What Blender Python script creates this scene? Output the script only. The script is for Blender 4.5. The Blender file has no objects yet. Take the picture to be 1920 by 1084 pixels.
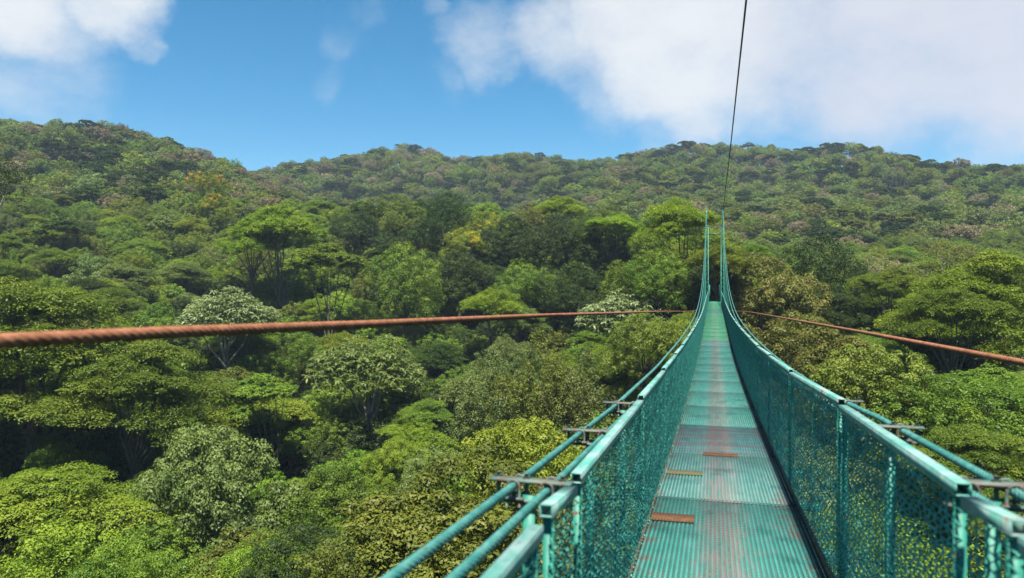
import bpy, math, random
import numpy as np, time
T0 = time.time()
from mathutils import Vector, Matrix

# ------------------------------------------------------------------ camera, light, exposure
SC = bpy.context.scene
ROOTC = SC.collection
F = 1400.0                       # focal length in pixels of a 1920 wide frame
HOR = 540.0
cam_d = bpy.data.cameras.new('camera')
cam = bpy.data.objects.new('camera', cam_d)
ROOTC.objects.link(cam)
SC.camera = cam
cam_d.sensor_width = 36.0
cam_d.lens = F/1920*36
cam.rotation_euler = (math.radians(90), 0, 0)
cam_d.clip_start = 0.05
cam_d.clip_end = 12000
cam_d.dof.use_dof = True
cam_d.dof.focus_distance = 14.0
cam_d.dof.aperture_fstop = 2.9

SUN_EL, SUN_AZ = math.radians(68), math.radians(-175)      # azimuth from +Y (view direction), negative = left
sun_dir = Vector((math.sin(SUN_AZ)*math.cos(SUN_EL), math.cos(SUN_AZ)*math.cos(SUN_EL), math.sin(SUN_EL)))
sd = bpy.data.lights.new('sun', 'SUN')
sd.energy = 5.0
sd.angle = math.radians(2.0)
sd.color = (1.0, 0.93, 0.80)
sun = bpy.data.objects.new('sun', sd)
ROOTC.objects.link(sun)
sun.rotation_euler = sun_dir.to_track_quat('Z', 'Y').to_euler()

SC.view_settings.view_transform = 'Standard'
SC.view_settings.look = 'None'
SC.view_settings.exposure = 1.45
SC.view_settings.gamma = 1.0
SC.cycles.use_denoising = True
SC.cycles.denoiser = 'OPENIMAGEDENOISE'
SC.cycles.denoising_input_passes = 'RGB_ALBEDO_NORMAL'
SC.cycles.max_bounces = 6
SC.cycles.diffuse_bounces = 3
SC.cycles.glossy_bounces = 2
SC.cycles.transmission_bounces = 2
SC.cycles.transparent_max_bounces = 4
SC.cycles.volume_bounces = 0
SC.cycles.sample_clamp_indirect = 4.0
SC.cycles.use_adaptive_sampling = True
SC.cycles.adaptive_threshold = 0.006

def pdir(px, py):
    v = Vector(((px-960)/F, 1.0, (HOR-py)/F))
    return v.normalized()

# ------------------------------------------------------------------ node helper
class NT:
    def __init__(self, nt):
        self.nt = nt
        nt.nodes.clear()
    def n(self, t, **kw):
        nd = self.nt.nodes.new(t)
        for k, v in kw.items():
            setattr(nd, k, v)
        return nd
    def l(self, a, b):
        self.nt.links.new(a, b)
    def set(self, sock, v):
        if isinstance(v, (int, float)):
            sock.default_value = v
        elif isinstance(v, (tuple, list)):
            sock.default_value = v if len(v) != 3 or len(sock.default_value) == 3 else (*v, 1)
        else:
            self.l(v, sock)
    def math(self, op, a, b=0.0, c=0.0, clamp=False):
        m = self.n('ShaderNodeMath', operation=op, use_clamp=clamp)
        self.set(m.inputs[0], a); self.set(m.inputs[1], b); self.set(m.inputs[2], c)
        return m.outputs[0]
    def vmath(self, op, a, b=(0, 0, 0)):
        m = self.n('ShaderNodeVectorMath', operation=op)
        self.set(m.inputs[0], a); self.set(m.inputs[1], b)
        return m.outputs[1] if op in ('DOT_PRODUCT', 'LENGTH', 'DISTANCE') else m.outputs[0]
    def mix(self, f, a, b):
        m = self.n('ShaderNodeMix', data_type='RGBA')
        self.set(m.inputs[0], f); self.set(m.inputs[6], a); self.set(m.inputs[7], b)
        return m.outputs[2]
    def noise(self, vec, scale, detail=3.0, rough=0.5):
        m = self.n('ShaderNodeTexNoise')
        if vec is not None:
            self.l(vec, m.inputs['Vector'])
        m.inputs['Scale'].default_value = scale
        m.inputs['Detail'].default_value = detail
        m.inputs['Roughness'].default_value = rough
        return m
    def ss(self, v, lo, hi, a=0.0, b=1.0):
        m = self.n('ShaderNodeMapRange', interpolation_type='SMOOTHSTEP')
        self.set(m.inputs[0], v); self.set(m.inputs[1], lo); self.set(m.inputs[2], hi)
        m.inputs[3].default_value = a; m.inputs[4].default_value = b
        return m.outputs[0]

# ------------------------------------------------------------------ world: sky with clouds
world = bpy.data.worlds.new("World")
SC.world = world
world.use_nodes = True
W = NT(world.node_tree)
wout = W.n('ShaderNodeOutputWorld')
bg = W.n('ShaderNodeBackground')
bg.inputs[1].default_value = 0.064
sky = W.n('ShaderNodeTexSky', sky_type='NISHITA')
sky.sun_disc = False
sky.sun_elevation = SUN_EL
sky.sun_rotation = SUN_AZ
sky.altitude = 1400
sky.air_density = 1.0
sky.dust_density = 0.35
sky.ozone_density = 3.0
hs = W.n('ShaderNodeHueSaturation')
hs.inputs['Hue'].default_value = 0.484
hs.inputs['Saturation'].default_value = 1.38
hs.inputs['Value'].default_value = 0.88
W.l(sky.outputs[0], hs.inputs['Color'])
tc = W.n('ShaderNodeTexCoord')
dirn = W.vmath('NORMALIZE', tc.outputs['Generated'])
warp = W.noise(dirn, 4.0, 6.0, 0.62)
w2 = W.vmath('SUBTRACT', warp.outputs['Color'], (0.5, 0.5, 0.5))
w3 = W.n('ShaderNodeVectorMath', operation='SCALE')
W.l(w2, w3.inputs[0]); w3.inputs['Scale'].default_value = 0.16
wd = W.vmath('NORMALIZE', W.vmath('ADD', dirn, w3.outputs[0]))
# cloud banks: direction, inner and outer angular radius in degrees, strength
CL = [((1500, -70), 6, 14.2, 1.0), ((1250, 20), 4, 9.2, 1.0), ((1720, 60), 4, 10.8, 1.0), ((1960, 60), 5, 11.5, 1.0),
      ((1300, 150), 1, 5.2, .8), ((1090, 60), 0, 5.8, .72), ((1540, 135), 1, 5.8, .8), ((1240, 200), 0, 4.4, .5), ((930, 90), 0, 4.6, .45), ((1130, 140), 0, 4.8, .5),
      ((830, 30), 0, 1.5, .36), ((800, -15), 0, 1.5, .42), ((870, 75), 0, 2.4, .36), ((1890, 165), 0, 6.5, .55), ((1930, 260), 0, 6.0, .28), ((1740, 225), 0, 3.6, .25),
      ((0, -10), 1, 6.0, 1.0), ((200, -10), 1, 4.4, .9), ((110, 40), 0, 4.4, .55), ((250, 50), 0, 2.6, .45),
      ((705, 40), 0, 2.2, .24), ((655, 72), 0, 2.0, .22), ((640, 140), 0, 1.7, .22), ((850, 165), 0, 2.0, .26), ((60, 140), 0, 6, .36),
      ((-900, 100), 5, 22, .5), ((3600, 200), 10, 26, .8)]
acc = None
for (p, a0, a1, st) in CL:
    c = pdir(*p)
    dt = W.vmath('DOT_PRODUCT', wd, tuple(c))
    m = W.ss(dt, math.cos(math.radians(a1)), math.cos(math.radians(a0)), 0.0, st)
    acc = m if acc is None else W.math('MAXIMUM', acc, m)
mp = W.n('ShaderNodeMapping'); mp.inputs['Scale'].default_value = (1.0, 1.0, 1.6)
mp.inputs['Rotation'].default_value = (0, 0.5, 0)
W.l(dirn, mp.inputs[0])
nz = W.noise(mp.outputs[0], 7.5, 9.0, 0.66)
nf = W.math('MULTIPLY', W.math('SUBTRACT', nz.outputs[0], 0.5), 1.05)
gate = W.ss(acc, 0.0, 0.25)
dens = W.math('ADD', acc, W.math('MULTIPLY', nf, gate))
cover = W.ss(dens, 0.02, 1.12, 0.0, 0.95)
# cloud colour: lit white on the side of the sun, lavender grey in its thick middle
nz2 = W.noise(dirn, 3.0, 4.0, 0.5)
dk = W.vmath('DOT_PRODUCT', wd, tuple(pdir(1800, 130)))
dk1 = W.ss(W.math('ADD', dk, W.math('MULTIPLY', W.math('SUBTRACT', nz2.outputs[0], .5), .03)), math.cos(math.radians(17)), math.cos(math.radians(3)))
ccol = W.mix(dk1, (5.1, 5.2, 5.3), (4.25, 4.35, 4.85))
nz3 = W.noise(mp.outputs[0], 13.0, 7.0, .6)
ccol = W.mix(W.ss(nz3.outputs[0], .42, .68, 0, .28), ccol, (4.0, 4.15, 4.6))
final = W.mix(cover, hs.outputs[0], ccol)
W.l(final, bg.inputs[0])
W.l(bg.outputs[0], wout.inputs[0])

# ------------------------------------------------------------------ mesh helpers
def mesh_np(name, verts, faces4=None, faces3=None, tint=None, mat_idx=None, smooth=False):
    """verts (n,3); faces4 (m,4), faces3 (k,3)"""
    me = bpy.data.meshes.new(name)
    verts = np.asarray(verts, dtype=np.float32)
    loops, starts, totals = [], [], []
    off = 0
    for f, k in ((faces4, 4), (faces3, 3)):
        if f is not None and len(f):
            f = np.asarray(f, dtype=np.int32)
            loops.append(f.ravel())
            starts.append(np.arange(len(f), dtype=np.int32)*k+off)
            totals.append(np.full(len(f), k, dtype=np.int32))
            off += len(f)*k
    loops = np.concatenate(loops); starts = np.concatenate(starts); totals = np.concatenate(totals)
    me.vertices.add(len(verts)); me.vertices.foreach_set('co', verts.ravel())
    me.loops.add(len(loops)); me.loops.foreach_set('vertex_index', loops)
    me.polygons.add(len(starts)); me.polygons.foreach_set('loop_start', starts); me.polygons.foreach_set('loop_total', totals)
    if mat_idx is not None:
        me.polygons.foreach_set('material_index', np.asarray(mat_idx, dtype=np.int32))
    if tint is not None:
        a = me.attributes.new('tint', 'FLOAT', 'POINT')
        a.data.foreach_set('value', np.asarray(tint, dtype=np.float32))
    me.update(calc_edges=True)
    if smooth:
        me.polygons.foreach_set('use_smooth', np.ones(len(starts), dtype=bool))
    return me

class MB:
    """collects simple solids into one mesh"""
    def __init__(self):
        self.v, self.f4, self.nv = [], [], 0
    def add(self, v, f):
        v = np.asarray(v, dtype=np.float32)
        self.v.append(v); self.f4.append(np.asarray(f, dtype=np.int32)+self.nv); self.nv += len(v)
    def box(self, x0, x1, y0, y1, z0, z1):
        v = [(x, y, z) for x in (x0, x1) for y in (y0, y1) for z in (z0, z1)]
        self.add(v, [(0, 1, 3, 2), (4, 6, 7, 5), (0, 4, 5, 1), (2, 3, 7, 6), (0, 2, 6, 4), (1, 5, 7, 3)])
    def bbox(self, x0, x1, y0, y1, z0, z1, b=.004):
        """box with chamfered edges along y"""
        pr = [(x0+b, z0), (x1-b, z0), (x1, z0+b), (x1, z1-b), (x1-b, z1), (x0+b, z1), (x0, z1-b), (x0, z0+b)]
        v = [(x, y0, z) for x, z in pr]+[(x, y1, z) for x, z in pr]
        f = [(i, (i+1) % 8, 8+(i+1) % 8, 8+i) for i in range(8)]
        f += [(0, 7, 2, 1), (7, 6, 3, 2), (6, 5, 4, 3), (8, 9, 10, 15), (15, 10, 11, 14), (14, 11, 12, 13)]
        self.add(v, f)
    def tube(self, pts, r, n=6, caps=True):
        pts = [Vector(p) for p in pts]
        rs = r if isinstance(r, (list, tuple)) else [r]*len(pts)
        vs = []
        for i, p in enumerate(pts):
            t = (pts[min(i+1, len(pts)-1)]-pts[max(i-1, 0)]).normalized()
            a = t.cross(Vector((0, 0, 1)) if abs(t.z) < .9 else Vector((1, 0, 0))).normalized()
            b = t.cross(a)
            for k in range(n):
                an = 2*math.pi*k/n
                vs.append(p+(a*math.cos(an)+b*math.sin(an))*rs[i])
        f = [(i*n+k, i*n+(k+1) % n, (i+1)*n+(k+1) % n, (i+1)*n+k) for i in range(len(pts)-1) for k in range(n)]
        if caps and n == 6:
            for base, rev in ((0, True), ((len(pts)-1)*n, False)):
                q = [(base, base+1, base+2, base+3), (base, base+3, base+4, base+5)]
                f += [tuple(reversed(t)) if not rev else t for t in q]
        self.add([tuple(v) for v in vs], f)
    def mesh(self, name, mat=None, smooth=False):
        me = mesh_np(name, np.concatenate(self.v), np.concatenate(self.f4), smooth=smooth)
        if mat:
            me.materials.append(mat)
        return me

def obj(name, me, parent=None, loc=None, rot=None, scale=None, mat=None):
    o = bpy.data.objects.new(name, me)
    ROOTC.objects.link(o)
    if mat is not None and me is not None and not me.materials:
        me.materials.append(mat)
    if parent: o.parent = parent
    if loc is not None: o.location = loc
    if rot is not None: o.rotation_euler = rot
    if scale is not None: o.scale = scale
    return o

def tag(o, label=None, cat=None, group=None, kind=None):
    if label: o['label'] = label
    if cat: o['category'] = cat
    if group: o['group'] = group
    if kind: o['kind'] = kind
    return o

# ------------------------------------------------------------------ materials
def principled(name):
    m = bpy.data.materials.new(name); m.use_nodes = True
    N = NT(m.node_tree)
    out = N.n('ShaderNodeOutputMaterial')
    p = N.n('ShaderNodeBsdfPrincipled')
    N.l(p.outputs[0], out.inputs[0])
    return m, N, p, out

def paint_mat(name, col, col2, rust=(0.16, 0.055, 0.025), amt=0.62, rough=0.5, scale=9.0, spec=.5):
    m, N, p, out = principled(name)
    tcn = N.n('ShaderNodeTexCoord'); oi = N.n('ShaderNodeObjectInfo')
    off = N.n('ShaderNodeVectorMath', operation='SCALE'); off.inputs[0].default_value = (13, 7, 3)
    N.l(oi.outputs['Random'], off.inputs['Scale'])
    co = N.vmath('ADD', tcn.outputs['Object'], off.outputs[0])
    n1 = N.noise(co, scale, 5, .65); n2 = N.noise(co, scale*5, 4, .6); n3 = N.noise(co, 2.1, 2, .5)
    c = N.mix(N.ss(n1.outputs[0], .35, .68), col, col2)
    c = N.mix(N.math('MULTIPLY', N.ss(n2.outputs[0], .5, .7), .35), c, (col[0]*.35, col[1]*.4, col[2]*.4))
    r = N.ss(N.math('ADD', N.math('MULTIPLY', n1.outputs[0], .55), N.math('MULTIPLY', n2.outputs[0], .45)), amt, amt+.07)
    c = N.mix(r, c, rust)
    N.l(c, p.inputs['Base Color'])
    N.l(N.math('ADD', rough, N.math('MULTIPLY', n3.outputs[0], .25)), p.inputs['Roughness'])
    p.inputs['Specular IOR Level'].default_value = spec
    bp = N.n('ShaderNodeBump'); bp.inputs['Strength'].default_value = .35; bp.inputs['Distance'].default_value = .004
    N.l(n2.outputs[0], bp.inputs['Height']); N.l(bp.outputs[0], p.inputs['Normal'])
    return m

M_TEAL = paint_mat('teal_paint', (0.010, 0.15, 0.112), (0.022, 0.21, 0.16), amt=.57)
M_RAIL = paint_mat('rail_paint', (0.05, 0.22, 0.185), (0.20, 0.31, 0.30), amt=.57, rough=.48, scale=7)
M_WIRE = paint_mat('mesh_wire_paint_glints', (0.018, 0.26, 0.195), (0.12, 0.54, 0.44), amt=.62, rough=.45, scale=16)  # brighter second colour paints small highlights onto the wires
M_CABLE = paint_mat('cable_paint', (0.015, 0.12, 0.11), (0.06, 0.20, 0.18), rust=(.05, .05, .045), amt=.57, rough=.45, scale=14)
M_BRACKET = paint_mat('bracket_metal', (0.10, 0.075, 0.065), (0.03, 0.16, 0.13), rust=(.13, .06, .045), amt=.52, rough=.5, scale=12)
M_RUST = paint_mat('rusty_steel', (0.075, 0.036, 0.022), (0.115, 0.060, 0.032), rust=(.10, .035, .02), amt=.58, rough=.75, scale=14, spec=.2)
M_ROPE = paint_mat('rusty_rope', (0.17, 0.066, 0.034), (0.28, 0.122, 0.068), rust=(.10, .04, .028), amt=.58, rough=.75, scale=22, spec=.25)
M_DARKROPE = paint_mat('dark_rope', (0.055, 0.035, 0.035), (0.09, 0.06, 0.055), amt=.62, rough=.6, scale=20)
M_OLIVE = paint_mat('olive_plate', (0.06, 0.07, 0.03), (0.10, 0.07, 0.03), amt=.55, rough=.7, scale=16)
M_GALV = paint_mat('galvanised_wire', (0.45, 0.46, 0.46), (0.6, 0.6, 0.6), rust=(.3, .25, .2), amt=.66, rough=.4)
M_TOE = paint_mat('toe_rust', (0.10, 0.055, 0.03), (0.03, 0.14, 0.10), rust=(.22, .08, .03), amt=.50, rough=.8, scale=11)

def deck_mat(name, col, col2, worn, rust, wornamt, dirtamt, brush=0.0):
    m, N, p, out = principled(name)
    tcn = N.n('ShaderNodeTexCoord'); oi = N.n('ShaderNodeObjectInfo')
    off = N.n('ShaderNodeVectorMath', operation='SCALE'); off.inputs[0].default_value = (31, 17, 5)
    N.l(oi.outputs['Random'], off.inputs['Scale'])
    co = N.vmath('ADD', tcn.outputs['Object'], off.outputs[0])
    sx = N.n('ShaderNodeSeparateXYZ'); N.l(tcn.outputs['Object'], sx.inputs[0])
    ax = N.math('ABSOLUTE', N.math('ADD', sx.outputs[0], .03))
    n1 = N.noise(co, 5.5, 6, .68); n2 = N.noise(co, 38, 4, .6)
    mp_ = N.n('ShaderNodeMapping'); mp_.inputs['Scale'].default_value = (26, 2.2, 1); N.l(co, mp_.inputs[0])
    n3 = N.noise(mp_.outputs[0], 1.0, 3, .6)
    c = N.mix(N.ss(n1.outputs[0], .35, .7), col, col2)
    c = N.mix(N.math('MULTIPLY', N.ss(n3.outputs[0], .42, .66), .45), c, (col2[0]*1.5, col2[1]*1.25, col2[2]*1.35))
    wc = N.ss(N.math('ADD', ax, N.math('MULTIPLY', N.math('SUBTRACT', n1.outputs[0], .5), .35)), .20, .05, 0, wornamt)
    wc = N.math('MULTIPLY', wc, N.ss(N.math('ADD', N.math('MULTIPLY', n2.outputs[0], .6), N.math('MULTIPLY', n3.outputs[0], .4)), .40, .56))
    c = N.mix(wc, c, worn)
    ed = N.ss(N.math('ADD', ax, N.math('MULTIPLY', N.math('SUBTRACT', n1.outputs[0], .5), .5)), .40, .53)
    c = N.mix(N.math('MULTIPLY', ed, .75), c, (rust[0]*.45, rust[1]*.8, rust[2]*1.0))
    n6 = N.noise(co, 2.6, 6, .7)
    c = N.mix(N.ss(n6.outputs[0], .52, .66, 0, .6), c, (col[0]*.5, col[1]*.42, col[2]*.45))
    rs = N.ss(N.math('ADD', N.math('MULTIPLY', n1.outputs[0], .5), N.math('MULTIPLY', n2.outputs[0], .5)), .56, .63, 0, dirtamt)
    c = N.mix(rs, c, rust)
    if brush:
        mq = N.n('ShaderNodeMapping'); mq.inputs['Scale'].default_value = (.8, 14, 1); N.l(co, mq.inputs[0])
        n4 = N.noise(mq.outputs[0], 1.0, 3, .6)
        c = N.mix(N.ss(n4.outputs[0], .42, .6, 0, brush), c, (rust[0]*.7, rust[1]*1.0, rust[2]*1.4))
    N.l(c, p.inputs['Base Color'])
    p.inputs['Roughness'].default_value = .62
    p.inputs['Specular IOR Level'].default_value = .35
    bp = N.n('ShaderNodeBump'); bp.inputs['Strength'].default_value = .4; bp.inputs['Distance'].default_value = .003
    N.l(n2.outputs[0], bp.inputs['Height']); N.l(bp.outputs[0], p.inputs['Normal'])
    return m
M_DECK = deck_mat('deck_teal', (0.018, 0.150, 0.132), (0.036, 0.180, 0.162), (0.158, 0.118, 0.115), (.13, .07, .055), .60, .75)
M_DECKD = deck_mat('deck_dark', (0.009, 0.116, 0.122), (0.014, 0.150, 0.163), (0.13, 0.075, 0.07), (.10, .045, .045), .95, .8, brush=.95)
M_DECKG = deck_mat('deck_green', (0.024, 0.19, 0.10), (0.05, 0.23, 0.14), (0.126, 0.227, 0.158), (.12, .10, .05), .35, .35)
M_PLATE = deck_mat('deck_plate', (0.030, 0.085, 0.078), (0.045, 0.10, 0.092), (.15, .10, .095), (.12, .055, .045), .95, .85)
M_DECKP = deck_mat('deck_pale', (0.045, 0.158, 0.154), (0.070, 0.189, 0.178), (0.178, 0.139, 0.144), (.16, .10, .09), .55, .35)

# foliage: base colour classes (true leaf colours) ; "tint" attribute varies clump by clump
def leaf_mat(name, col, col2, trans=.26, rough=.5, spec=.2):
    m = bpy.data.materials.new(name); m.use_nodes = True
    N = NT(m.node_tree)
    out = N.n('ShaderNodeOutputMaterial')
    at = N.n('ShaderNodeAttribute', attribute_name='tint')
    oi = N.n('ShaderNodeObjectInfo')
    f = at.outputs['Fac']
    c = N.mix(N.ss(f, 0.0, 1.0), col, col2)
    h = N.n('ShaderNodeHueSaturation')
    N.l(c, h.inputs['Color'])
    N.l(N.math('ADD', .488, N.math('MULTIPLY', oi.outputs['Random'], .024)), h.inputs['Hue'])
    N.l(N.math('ADD', .82, N.math('MULTIPLY', oi.outputs['Random'], .36)), h.inputs['Value'])
    p = N.n('ShaderNodeBsdfPrincipled')
    N.l(h.outputs[0], p.inputs['Base Color'])
    p.inputs['Roughness'].default_value = rough
    p.inputs['Specular IOR Level'].default_value = spec
    t = N.n('ShaderNodeBsdfTranslucent')
    tcol = N.mix(1.0, h.outputs[0], h.outputs[0])
    g = N.n('ShaderNodeVectorMath', operation='MULTIPLY'); N.l(h.outputs[0], g.inputs[0]); g.inputs[1].default_value = (1.5, 1.5, .6)
    N.l(g.outputs[0], t.inputs[0])
    mx = N.n('ShaderNodeMixShader'); mx.inputs[0].default_value = trans
    N.l(p.outputs[0], mx.inputs[1]); N.l(t.outputs[0], mx.inputs[2])
    N.l(mx.outputs[0], out.inputs[0])
    return m
LEAF = {
    'bright green':  leaf_mat('leaf_bright', (.082, .150, .011), (.190, .262, .020)),
    'mid green':     leaf_mat('leaf_mid', (.056, .106, .011), (.138, .196, .020)),
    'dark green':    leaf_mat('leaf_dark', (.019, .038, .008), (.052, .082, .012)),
    'yellow green':  leaf_mat('leaf_yellow', (.095, .138, .011), (.190, .228, .022)),
    'olive':         leaf_mat('leaf_olive', (.070, .100, .014), (.150, .180, .026)),
    'grey green':    leaf_mat('leaf_grey', (.066, .104, .026), (.150, .190, .052)),
    'pale silvery':  leaf_mat('leaf_pale', (.085, .115, .042), (.185, .215, .11), trans=.2),
    'brownish green': leaf_mat('leaf_brown', (.078, .088, .018), (.150, .148, .034)),
    'pinkish':       leaf_mat('leaf_pink', (.105, .098, .050), (.20, .165, .10)),
}
M_ORANGE = leaf_mat('blossom_orange', (.55, .22, .02), (.75, .38, .04), trans=.25)
M_YELLOW = leaf_mat('blossom_yellow', (.50, .38, .02), (.60, .48, .03), trans=.25)

def bark_mat(name, a, b):
    m, N, p, out = principled(name)
    tcn = N.n('ShaderNodeTexCoord')
    mp_ = N.n('ShaderNodeMapping'); mp_.inputs['Scale'].default_value = (4, 4, .8); N.l(tcn.outputs['Object'], mp_.inputs[0])
    n1 = N.noise(mp_.outputs[0], 2.5, 6, .7)
    N.l(N.mix(N.ss(n1.outputs[0], .35, .65), a, b), p.inputs['Base Color'])
    p.inputs['Roughness'].default_value = .9
    return m
M_BARK = bark_mat('bark', (.04, .032, .024), (.12, .10, .075))
M_PALEBARK = bark_mat('pale_bark', (.09, .078, .06), (.24, .21, .17))

def ground_mat():
    m, N, p, out = principled('undergrowth')
    g = N.n('ShaderNodeNewGeometry')
    n1 = N.noise(g.outputs['Position'], .35, 8, .7); n2 = N.noise(g.outputs['Position'], 2.2, 5, .7)
    c = N.mix(N.ss(n1.outputs[0], .35, .65), (.016, .026, .008), (.035, .055, .014))
    c = N.mix(N.ss(n2.outputs[0], .5, .7, 0, .6), c, (.05, .045, .02))
    N.l(c, p.inputs['Base Color']); p.inputs['Roughness'].default_value = .95
    p.inputs['Specular IOR Level'].default_value = .1
    bp = N.n('ShaderNodeBump'); bp.inputs['Strength'].default_value = 1.0; bp.inputs['Distance'].default_value = 1.2
    N.l(n2.outputs[0], bp.inputs['Height']); N.l(bp.outputs[0], p.inputs['Normal'])
    return m
M_GROUND = ground_mat()

# ------------------------------------------------------------------ terrain: height of the canopy top over (x, y)
# one profile per bearing; (distance, canopy line seen at that distance) with bearings as tangent*F+960
PROF = {
 -900: [(10, 1500), (32, 1050), (42, 900), (52, 780), (62, 620), (80, 520), (110, 430), (150, 350), (200, 270), (260, 205), (330, 190), (420, 250), (700, 380), (3000, 500)],
 0:    [(10, 1700), (25, 1200), (32, 1084), (42, 930), (50, 840), (60, 690), (80, 560), (105, 480), (135, 425), (170, 375), (220, 315), (270, 240), (310, 212), (340, 222), (420, 300), (700, 400), (3000, 500)],
 200:  [(10, 1700), (25, 1220), (32, 1084), (42, 950), (52, 850), (62, 740), (80, 610), (105, 510), (135, 440), (170, 390), (220, 335), (260, 268), (300, 250), (340, 268), (420, 330), (700, 420), (3000, 500)],
 400:  [(10, 1700), (25, 1240), (30, 1100), (45, 930), (60, 800), (75, 690), (90, 615), (105, 560), (125, 490), (145, 435), (165, 400), (200, 360), (250, 312), (285, 290), (320, 300), (420, 330), (520, 340), (800, 420), (3000, 500)],
 560:  [(10, 1700), (24, 1200), (30, 1084), (45, 930), (60, 810), (75, 700), (90, 620), (105, 555), (125, 480), (145, 415), (165, 380), (200, 385), (260, 400), (340, 345), (430, 300), (480, 298), (560, 320), (800, 420), (3000, 500)],
 760:  [(10, 1700), (22, 1160), (30, 1040), (45, 930), (60, 815), (75, 720), (90, 640), (105, 570), (125, 480), (145, 405), (157, 378), (170, 400), (200, 430), (250, 430), (330, 370), (420, 300), (485, 268), (560, 300), (800, 420), (3000, 500)],
 860:  [(10, 1600), (20, 1130), (30, 1000), (45, 900), (60, 800), (75, 710), (90, 635), (105, 565), (125, 475), (145, 400), (157, 376), (170, 400), (200, 430), (250, 430), (330, 380), (420, 320), (485, 292), (560, 315), (800, 420), (3000, 500)],
 1100: [(10, 1500), (20, 1100), (30, 960), (45, 850), (60, 760), (75, 670), (88, 600), (98, 555), (110, 480), (124, 410), (134, 385), (150, 410), (185, 445), (240, 430), (320, 365), (400, 310), (460, 282), (540, 310), (800, 420), (3000, 500)],
 1250: [(10, 1500), (20, 1150), (35, 960), (50, 800), (62, 660), (72, 585), (82, 540), (92, 480), (105, 410), (120, 400), (150, 430), (185, 440), (240, 420), (310, 360), (400, 300), (455, 270), (540, 300), (800, 420), (3000, 500)],
 1340: [(10, 1500), (20, 1250), (35, 1000), (50, 780), (60, 640), (68, 570), (76, 535), (88, 480), (105, 440), (125, 440), (150, 445), (185, 440), (240, 410), (310, 350), (400, 295), (455, 272), (540, 300), (800, 420), (3000, 500)],
 1440: [(10, 1500), (20, 1200), (35, 950), (45, 790), (55, 670), (65, 590), (78, 530), (92, 490), (110, 480), (140, 475), (175, 455), (230, 410), (310, 340), (400, 285), (440, 275), (520, 300), (800, 420), (3000, 500)],
 1620: [(10, 1500), (20, 1150), (30, 1000), (40, 850), (50, 730), (60, 650), (72, 580), (90, 530), (110, 500), (140, 485), (175, 455), (230, 405), (310, 335), (380, 290), (420, 283), (500, 310), (800, 420), (3000, 500)],
 1700: [(10, 1500), (20, 1150), (30, 980), (40, 830), (50, 720), (60, 640), (72, 575), (90, 530), (110, 500), (140, 480), (175, 450), (230, 400), (300, 345), (360, 302), (400, 300), (500, 320), (800, 420), (3000, 500)],
 1920: [(10, 1500), (20, 1150), (30, 950), (40, 800), (50, 690), (60, 610), (75, 550), (95, 510), (120, 480), (150, 460), (190, 420), (240, 380), (300, 335), (350, 308), (400, 320), (500, 340), (800, 430), (3000, 500)],
 2800: [(10, 1500), (20, 1100), (30, 900), (40, 760), (50, 650), (60, 580), (80, 510), (110, 460), (160, 420), (220, 370), (300, 320), (360, 310), (450, 350), (800, 430), (3000, 500)],
}
COLS = sorted(PROF)
_al = [math.atan((c-960)/F) for c in COLS]
_ZG = np.concatenate([np.arange(5, 200, 2.5), np.arange(200, 600, 8), np.geomspace(600, 3500, 14)])
_TAB = np.array([np.interp(_ZG, [p[0] for p in PROF[c]], [(HOR-p[1])/F*p[0] for p in PROF[c]]) for c in COLS])
def canopy(x, y):
    """canopy height at world (x,y), arrays"""
    x = np.asarray(x, float); y = np.asarray(y, float)
    az = np.clip(np.arctan2(x, np.maximum(y, 1e-3)), _al[0], _al[-1])
    d = np.where(y > 0, y/np.maximum(np.cos(np.arctan2(x, np.maximum(y, 1e-3))), .05)*np.cos(az), np.hypot(x, y))
    d = np.clip(d, _ZG[0], _ZG[-1])
    fi = np.interp(az, _al, np.arange(len(COLS))); fj = np.interp(d, _ZG, np.arange(len(_ZG)))
    i = np.clip(fi.astype(int), 0, len(COLS)-2); j = np.clip(fj.astype(int), 0, len(_ZG)-2)
    a, b = fi-i, fj-j
    h = (_TAB[i, j]*(1-a)+_TAB[i+1, j]*a)*(1-b)+(_TAB[i, j+1]*(1-a)+_TAB[i+1, j+1]*a)*b
    # spurs and gullies on the far slopes
    k = np.clip((d-175)/120, 0, 1)*np.clip((1200-d)/300, 0, 1)
    h = h-k*1.2+k*.7*(3.6*np.sin(x/31.0+y/60.0+1.3)+2.6*np.sin(x/17.0-y/41.0)+2.0*np.sin(y/19.0+x/55.0))
    return h
GROUND_DROP = 13.0
def ground_z(x, y):
    d = np.hypot(x, y)
    return canopy(x, y)-GROUND_DROP*np.clip(d/30, .6, 1)

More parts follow.
